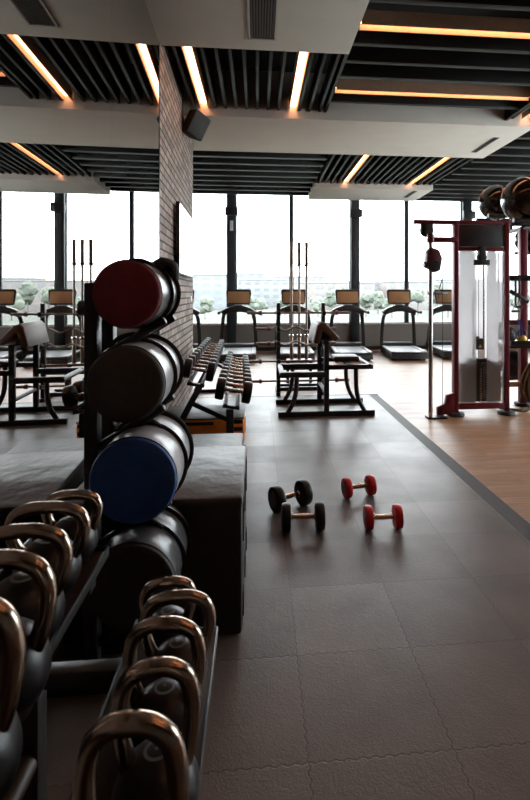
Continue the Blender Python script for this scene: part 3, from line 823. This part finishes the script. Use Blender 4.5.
# dumbbell rack with two tilted tiers
DRX, DRY = -.66, 6.60
DRK = thing('dumbbell_rack', 'black two tier dumbbell rack along the brick wall', 'rack', (DRX, DRY, 0), WA)
TI = R(10)
UX, UZ, LX, LZ = .02, .715, .365, .485      # tier centres relative to rack
for y in (-1.52, 1.5):
    MB().beam((-.28, y, .03), (.06, y, UZ - .05), .07, .06).build('slanted_leg', M['black_metal'], DRK)
    MB().beam((.345, y, .03), (.345, y, LZ - .07), .075, .06).build('post', M['black_metal'], DRK)
    MB().beam((-.04, y, .49), (.33, y, .31), .05, .045).build('brace', M['black_metal'], DRK)
    MB().beam((-.30, y, .03), (.50, y, .03), .06, .05).build('base_foot', M['black_metal'], DRK)
rotT = Matrix.Rotation(TI, 3, 'Y')
for (tx, tz) in ((UX, UZ), (LX, LZ)):
    m = MB()
    for k in (-1, 1):
        m.box(Vector((tx, 0, tz)) + rotT @ Vector((k * .055, 0, -.03)), (.03, 3.1, .012), rotT, .003)
        m.box(Vector((tx, 0, tz)) + rotT @ Vector((k * .075, 0, -.022)), (.008, 3.1, .02), rotT, .002)
    for y in (-1.52, 0, 1.5): m.box(Vector((tx, y, tz)) + rotT @ Vector((0, 0, -.05)), (.17, .05, .03), rotT, .003)
    m.build('tier_tray', M['black_metal'], DRK)
ORD = ['nearest', 'second', 'third', 'fourth', 'fifth', 'sixth', 'seventh', 'eighth', 'ninth', 'farthest']
pro = None
for tier, (tx, tz) in (('lower outer', (LX, LZ)), ('upper', (UX, UZ))):
    for i in range(10):
        D, L = (.225 - .003 * i, .365 - .006 * i) if tier != 'upper' else (.20 - .002 * i, .31 - .004 * i)
        pos = Vector((DRX, DRY, 0)) + Matrix.Rotation(WA, 3, 'Z') @ Vector((tx, -1.38 + i * .295, tz)) + rotT @ Vector((0, 0, -.024))
        lab = 'black dumbbell with steel handle, %s on the %s tier of the dumbbell rack' % (ORD[i], tier)
        if pro is None:
            pro = make_dumbbell(lab, pos, 0, .31, .185, M['urethane'], 'dumbbells on the dumbbell rack', hw=.078)
            o = pro
        else:
            o = dup(pro, pos, 0, lab)
        s = D / .185
        o.rotation_euler = (0, TI, WA); o.scale = (L / .31, s, s)

# ------------------------------------------------------------------ plyo boxes
def plyo(name, label, loc, s, top, side, bev=.025):
    t = thing(name, label, 'plyo box', loc)
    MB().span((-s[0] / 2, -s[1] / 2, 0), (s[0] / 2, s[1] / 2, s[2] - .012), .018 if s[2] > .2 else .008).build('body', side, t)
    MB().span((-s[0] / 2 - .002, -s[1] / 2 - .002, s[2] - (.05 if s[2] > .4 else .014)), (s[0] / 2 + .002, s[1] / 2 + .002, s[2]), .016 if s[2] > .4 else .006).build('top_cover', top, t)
    return t
t = plyo('plyo_box', 'large soft charcoal plyo box beside the sandbag rack', (-.465, 2.715, ZF), (.79, .79, .632), M['box_vinyl'], M['box_side_shaded'])
for y in (-.30, .02, .30):
    for z0, z1 in ((.40, .58), (.05, .16)): MB().span((.394, y - .035, z0), (.401, y + .035, z1), .002).build('fastening_strap', M['velcro'], t)
t = plyo('plyo_box', 'lower charcoal plyo box between the large box and the orange block', (-.51, 3.63, ZF), (.79, .92, .44), M['box_vinyl'], M['box_side_shaded'])
for y in (-.06, .19): MB().span((.394, y - .04, .1), (.401, y + .04, .40), .002).build('fastening_strap', M['velcro'], t)
t = plyo('plyo_block', 'low orange sided soft plyo block under the dumbbell rack', (-.555, 5.62, ZF), (.83, .62, .262), M['box_vinyl'], M['orange_vinyl'])
t['category'] = 'plyo box'
for a, b in (((.29, -.317, .20), (.40, -.310, .24)), ((.29, -.317, .125), (.40, -.310, .165)), ((-.20, -.317, .19), (.10, -.310, .225)), ((.414, -.1, .05), (.421, 0, .20))):
    MB().span(a, b, .002).build('hook_and_loop_patch', M['velcro'], t)

# ------------------------------------------------------------------ sandbag rack and sandbags
SX = -.645
SB = thing('sandbag_rack', 'black two post sandbag rack against the mirror', 'rack', (SX, 2.08, ZF))
for y in (-.02, .20):
    MB().beam((0, y, .03), (0, y, 1.60), .052, .06, .006).build('post', M['black_metal'], SB)
    MB().beam((-.18, y, .025), (.42, y, .025), .06, .05, .006).build('base_foot', M['black_metal'], SB)
for z in (.3, .7, 1.1, 1.5): MB().beam((0, -.02, z), (0, .20, z), .04, .04).build('cross_tube', M['black_metal'], SB)
k = MB(); k.cyl((-.02, -.02, 1.50), (-.05, -.02, 1.50), .03); k.build('knob', M['black_plastic'], SB)
BAGS = [((-.472, 1.568), .123, .47, M['cap_red'], M['bag_vinyl'], 'black sandbag with maroon end, top of the sandbag rack', 95),
        ((-.475, 1.240), .139, .47, M['cap_grey'], M['bag_sheen'], 'sandbag with painted silver sheen and charcoal end, second from the top of the rack', 105),
        ((-.450, .890), .156, .47, M['cap_blue'], M['bag_sheen'], 'sandbag with painted silver sheen and blue end, third from the top of the rack', 100),
        ((-.455, .505), .157, .41, M['cap_black'], M['bag_vinyl'], 'black sandbag with black end, lowest on the sandbag rack', 95)]
for (bx, bz), r, L, cap, body, lab, hang in BAGS:
    # arms under the bag
    dx = bx - SX; dz = bz - ZF
    sl = math.atan2(.22, .36)
    off = (r + .019) / math.cos(sl)
    for y in (-.02, .20):
        zc = dz - off
        a0 = Vector((.02, y, zc - (dx - .02) * math.tan(sl))); a1 = Vector((dx + .105, y, zc + .105 * math.tan(sl)))
        MB().cyl(a0, a1, .018, 16, .008).build('support_arm', M['black_metal'], SB)
    t = thing('sandbag', lab, 'sandbag', (bx, 1.87 + L / 2, bz), 0, 'sandbags on the rack')
    Mx = Matrix.Rotation(-PI / 2, 4, 'X')
    h = L / 2
    b = MB()
    prof = [(0, -h + .02), (r * .90, -h + .02), (r * .985, -h + .022), (r, -h + .035)]
    prof += [(r * (1 + .012 * math.sin(i * 2.1)), -h + .035 + (L - .07) * i / 10) for i in range(1, 10)]
    prof += [(r, h - .035), (r * .985, h - .022), (r * .9, h - .02), (0, h - .02)]
    b.lathe(prof, Mx, 48); b.build('bag_body', body, t)
    for s in (-1, 1):
        c = MB()
        pr = [(0, s * (h + .004)), (r * .5, s * (h + .001)), (r * .90, s * (h - .004)), (r * .97, s * (h - .010)), (r * .995, s * (h - .018)), (r * .995, s * (h - .024)), (r * .9, s * (h - .030)), (0, s * (h - .030))]
        c.lathe(pr, Mx, 48); c.build('end_panel', cap, t)
        p_ = MB(); p_.tube([(r * .985 * math.cos(a), s * (h - .026), r * .998 * math.sin(a)) for a in [i * PI / 24 for i in range(48)]],   .004, 8, True); p_.build('piping', M['webbing'], t)
        w = MB(); y = h * (-.15 if s < 0 else .62)
        w.tube([((r * 1.012 + .003) * math.cos(a), y, (r * 1.012 + .003) * math.sin(a)) for a in [i * PI / 24 for i in range(48)]], .01, 8, True, flat=(.022, .004))
        w.build('strap', M['webbing'], t)
        hd = MB(); a0 = R(hang); LF = .012 if cap is M['cap_red'] else .032
        ctrl = []
        for f, lift in ((-.75, .004), (-.6, .4 * LF), (-.3, .9 * LF), (0, LF), (.3, .9 * LF), (.6, .4 * LF), (.75, .004)):
            a = a0 + f * .8 + (.35 if s > 0 else 0)
            ctrl.append(((r + lift) * math.cos(a), y + s * .012 * (1 - abs(f)), (r + lift) * math.sin(a)))
        hd.tube(smooth_path(ctrl), .008, 10); hd.build('handle', M['webbing'], t)
    if cap is M['cap_red']:
        hd = MB(); a = R(40)
        hd.tube(smooth_path([((r + .0) * math.cos(R(75)), .12, r * math.sin(R(75))), ((r + .028) * math.cos(R(65)), .13, (r + .028) * math.sin(R(65))), ((r + .034) * math.cos(R(48)), .15, (r + .034) * math.sin(R(48))), (r * math.cos(R(30)), .16, r * math.sin(R(30)))]), .022, 10)
        hd.build('grip', M['black_rubber'], t)

# ------------------------------------------------------------------ kettlebells and their rack
KR = thing('kettlebell_rack', 'black two tier kettlebell rack in the foreground against the mirror', 'rack', (-.50, .75, ZF))
def shelf(x0, x1, y0, y1, z):
    m = MB(); m.span((x0, y0, z - .012), (x1, y1, z)); o = m.build('shelf', M['shelf_rust'], KR)
    l = MB()
    l.span((x1 - .003, y0, z - .014), (x1 + .002, y1, z + .014), .001)
    l.span((x0 - .003, y0, z - .03), (x0 + .003, y1, z + .05), .001)
    l.span((x0, y1 - .003, z - .014), (x1, y1 + .002, z + .014), .001)
    l.build('shelf_rim', M['black_metal'], o)
SHU, SHL = .83, .60
shelf(-.14, .072, -.75, .755, SHU - ZF)
shelf(.16, .385, -.75, .72, SHL - ZF)
for y in (-.70, .66):
    MB().beam((-.10, y, .03), (-.10, y, SHU - .03 - ZF), .06, .06).build('post', M['black_metal'], KR)
    MB().beam((.18, y, .03), (.18, y, SHL - .03 - ZF), .05, .05).build('post', M['black_metal'], KR)
    MB().beam((-.20, y, .025), (.38, y, .025), .06, .05).build('base_foot', M['black_metal'], KR)
    MB().beam((-.10, y, SHU - .045 - ZF), (.06, y, SHU - .045 - ZF), .05, .03).build('shelf_bracket', M['black_metal'], KR)
    MB().beam((-.10, y, SHL - .05 - ZF), (.38, y, SHL - .05 - ZF), .05, .04).build('shelf_bracket', M['black_metal'], KR)
m = MB(); m.cyl((-.10, -.7, .33), (-.10, .66, .33), .028); m.build('cross_tube', M['shelf_rust'], KR)

def kettlebell(label, x, y, z, H, W, rb, tr, rz, group):
    t = thing('kettlebell', label, 'kettlebell', (x, y, z), rz, group)
    cz = rb * .92
    b = MB()
    n = 22; prof = [(0, 0), (rb * .62, 0), (rb * .66, .006)]
    for i in range(n + 1):
        a = -.75 + (PI / 2 + .75) * i / n
        prof.append((rb * math.cos(a), cz + rb * math.sin(a)))
    prof = [(max(r_, 0), max(z_, 0.004)) if i_ > 1 else (r_, z_) for i_, (r_, z_) in enumerate(prof)]
    prof[-1] = (0, cz + rb)
    b.lathe(prof, None, 40); bo = b.build('body', M['urethane'], t)
    d = MB(); d.lathe([(0, cz + rb * .99), (rb * .30, cz + rb * .955), (rb * .30, cz + rb * .965), (0, cz + rb * 1.003)], None, 24); d.build('cap_disc', M['vent'], bo)
    hw = W / 2 - tr; ht = H - tr
    zb = cz + rb * .45; xb = min(rb * .80, hw * .80)
    k = (ht - zb)
    cr = [(-xb * .80, zb - .015), (-hw * .86, zb + k * .22), (-hw * .98, zb + k * .50), (-hw * .97, zb + k * .70), (-hw * .82, zb + k * .88), (-hw * .52, ht - k * .03), (-hw * .22, ht), (0, ht)]
    cr = cr + [(-u, v) for u, v in reversed(cr[:-1])]
    h = MB(); h.tube(smooth_path([(u, 0, v) for u, v in cr], 5), tr, 18); h.build('handle', M['kb_chrome'], t)
    return t
g1 = 'kettlebells on the lower front tier'; g2 = 'kettlebells on the upper rear tier'
ords = ['nearest the camera', 'second from the camera', 'third from the camera', 'fourth from the camera', 'farthest and smallest']
for i, (x, y, zt, W) in enumerate([(-.186, .771, .950, .172), (-.182, .937, .910, .160), (-.196, 1.096, .885, .176), (-.192, 1.243, .855, .183), (-.238, 1.383, .812, .152)]):
    kettlebell('kettlebell with steel handle on the lower tier, %s' % ords[i], x, y, SHL, zt - SHL, W, .081 - .004 * i, .0165 - .0007 * i, R([-4, 3, -3, 2, 4][i]), g1)
for i, (x, y, zt, W) in enumerate([(-.425, .755, 1.150, .190), (-.452, .937, 1.120, .20), (-.488, 1.108, 1.09, .20), (-.508, 1.285, 1.065, .205), (-.508, 1.448, 1.03, .162)]):
    kettlebell('kettlebell with steel handle on the upper tier, %s' % ords[i], x, y, SHU, zt - SHU, W, [.085, .083, .08, .076, .066][i], .0165 - .0006 * i, R([3, -3, 2, -2, 3][i]), g2)

# ------------------------------------------------------------------ outdoors
ZG = -6.0
M['grass'] = mat('lawn', (.055, .062, .05), .9, noise=.3, nscale=.05)
M['leaf'] = mat('hazed_leaf_green', (.085, .10, .08), .8, noise=.35, nscale=.6)  # distance haze mixed into both leaf colours
M['leaf2'] = mat('hazed_leaf_pale_green', (.105, .12, .095), .8, noise=.35, nscale=.6)
M['bark'] = mat('bark', (.12, .11, .10), .9)
M['conc'] = mat('hazed_pale_facade', (.20, .21, .215), .8, noise=.08, nscale=.2)  # facade and window colours paled towards the sky to paint in haze
M['conc2'] = mat('hazed_grey_facade', (.165, .178, .188), .8, noise=.08, nscale=.2)
M['redb'] = mat('hazed_red_brick_facade', (.19, .165, .155), .8, noise=.08, nscale=.2)
M['bwin'] = mat('hazed_facade_glass', (.135, .145, .155), .5)
M['roof'] = mat('roof_grey', (.19, .195, .2), .8)
M['road'] = mat('asphalt', (.2, .2, .2), .9, noise=.1, nscale=.1)
struct(MB().span((-900, 20, ZG - .5), (900, 1500, ZG)).build('outdoor_ground', M['grass']))
def building(label, x, y, w, d, h, m, floors):
    t = thing('building', label, 'building', (x, y, ZG), 0, 'buildings beyond the windows')
    MB().span((-w / 2, 0, 0), (w / 2, d, h), .05).build('facade', m, t)
    MB().span((-w / 2 - .3, -.3, h), (w / 2 + .3, d + .3, h + .6), .05).build('roof', M['roof'], t)
    b = MB()
    fh = h / floors
    nw = max(3, int(w / 5))
    for f in range(floors):
        for i in range(nw):
            xx = -w / 2 + (i + .5) * w / nw
            b.span((xx - w / nw * .3, -.12, f * fh + fh * .35), (xx + w / nw * .3, .1, f * fh + fh * .8))
    b.build('window', M['bwin'], t)
def at(px, Y):   # lateral position of a compass bearing seen from the room
    k = (px - 308) / 505
    return Y * (.0991 + .9951 * k) / (.9951 - .0991 * k)
for px, Y, w, d, h, m, fl, lab in [
        (200, 240, 34, 20, 16, M['conc2'], 5, 'pale grey block seen between brick wall and thick mullion'),
        (262, 275, 40, 20, 14.5, M['conc'], 4, 'long pale building right of the left thick mullion'),
        (246, 330, 24, 20, 20, M['conc2'], 6, 'farther grey block above the second treadmill'),
        (300, 300, 30, 22, 17, M['conc'], 5, 'pale block behind the upright barbells'),
        (338, 230, 34, 16, 12, M['redb'], 3, 'reddish building left of the right thick mullion'),
        (378, 250, 36, 16, 13, M['conc'], 4, 'pale building with red neighbour right of the thick mullion'),
        (425, 230, 36, 16, 12.5, M['redb'], 3, 'reddish low building behind the chrome pole'),
        (462, 320, 40, 20, 16, M['conc2'], 5, 'grey block behind the cable machine'),
        (510, 280, 40, 20, 14, M['conc'], 4, 'pale block at the far right beyond the storage frame'),
        ]:
    building(lab, at(px, Y), Y, w, d, h, m, fl)
def tree(label, x, y, h, m):
    t = thing('tree', label, 'tree', (x, y, ZG), 0, 'trees beyond the windows')
    MB().cyl((0, 0, 0), (0, 0, h * .5), h * .03, 8, r2=h * .02).build('trunk', M['bark'], t)
    c = MB()
    for i in range(11):
        a = random.uniform(0, 2 * PI); rr = random.uniform(0, .28) * h
        b = bmesh.new(); bmesh.ops.create_icosphere(b, subdivisions=2, radius=h * random.uniform(.14, .24))
        for v in b.verts: v.co *= random.uniform(.82, 1.15)
        c.merge(b, Matrix.Translation((rr * math.cos(a), rr * math.sin(a), h * random.uniform(.45, .85))))
    c.build('crown', m, t, 20)
TR = [(205, 150, 6.5, 'between the brick wall and the left thick mullion'), (252, 150, 6.8, 'right of the left thick mullion'), (262, 165, 6.2, 'left of the barbell rack'), (285, 170, 6.5, 'behind the top barbell'),
      (318, 160, 6.4, 'left of the preacher pad'), (332, 200, 9.0, 'left of the right thick mullion'), (342, 220, 11, 'above the fourth treadmill screen'), (366, 160, 7.2, 'right of the right thick mullion'),
      (378, 180, 8.5, 'left of the fifth treadmill screen'), (392, 150, 6.6, 'under the fifth treadmill console'), (418, 170, 9.5, 'left of the chrome pole'), (436, 190, 11, 'right of the chrome pole'),
      (448, 150, 7.5, 'behind the machine upright'), (480, 160, 9, 'behind the frosted shroud'), (520, 170, 9, 'behind the storage frame')]
for i, (px, Y, h, w) in enumerate(TR):
    tree('hazy green tree outside, %s' % w, at(px, Y), Y, h, M['leaf'] if i % 2 else M['leaf2'])

# ------------------------------------------------------------------ light
W = bpy.data.worlds.new('overcast_sky'); SC.world = W; W.use_nodes = True
nt = W.node_tree
bg = nt.nodes['Background']
bg.inputs['Color'].default_value = (.93, .97, 1.0, 1)
bg.inputs['Strength'].default_value = 11.0

# ------------------------------------------------------------------ camera
cam = bpy.data.cameras.new('camera'); co = bpy.data.objects.new('camera', cam); COL.objects.link(co)
co.location = (0, 0, 1.572)
co.rotation_euler = (PI / 2, 0, -R(5.69))
cam.sensor_fit = 'VERTICAL'; cam.sensor_height = 36; cam.sensor_width = 24
cam.lens = 505 / 800 * 36
cam.shift_x = -(308 - 265) / 800
cam.shift_y = -(400 - 293) / 800
cam.clip_start = .05; cam.clip_end = 3000
cam.dof.use_dof = True; cam.dof.focus_distance = 4.2; cam.dof.aperture_fstop = 6.3
SC.camera = co

SC.view_settings.view_transform = 'Standard'; SC.view_settings.look = 'None'
SC.view_settings.exposure = 0.12; SC.view_settings.gamma = 1.0; SC.view_settings.use_curve_mapping = False
SC.cycles.max_bounces = 10; SC.cycles.diffuse_bounces = 5; SC.cycles.glossy_bounces = 5; SC.cycles.transparent_max_bounces = 12
SC.cycles.use_denoising = True
SC.cycles.sample_clamp_indirect = 6
SC.cycles.caustics_reflective = False; SC.cycles.caustics_refractive = False
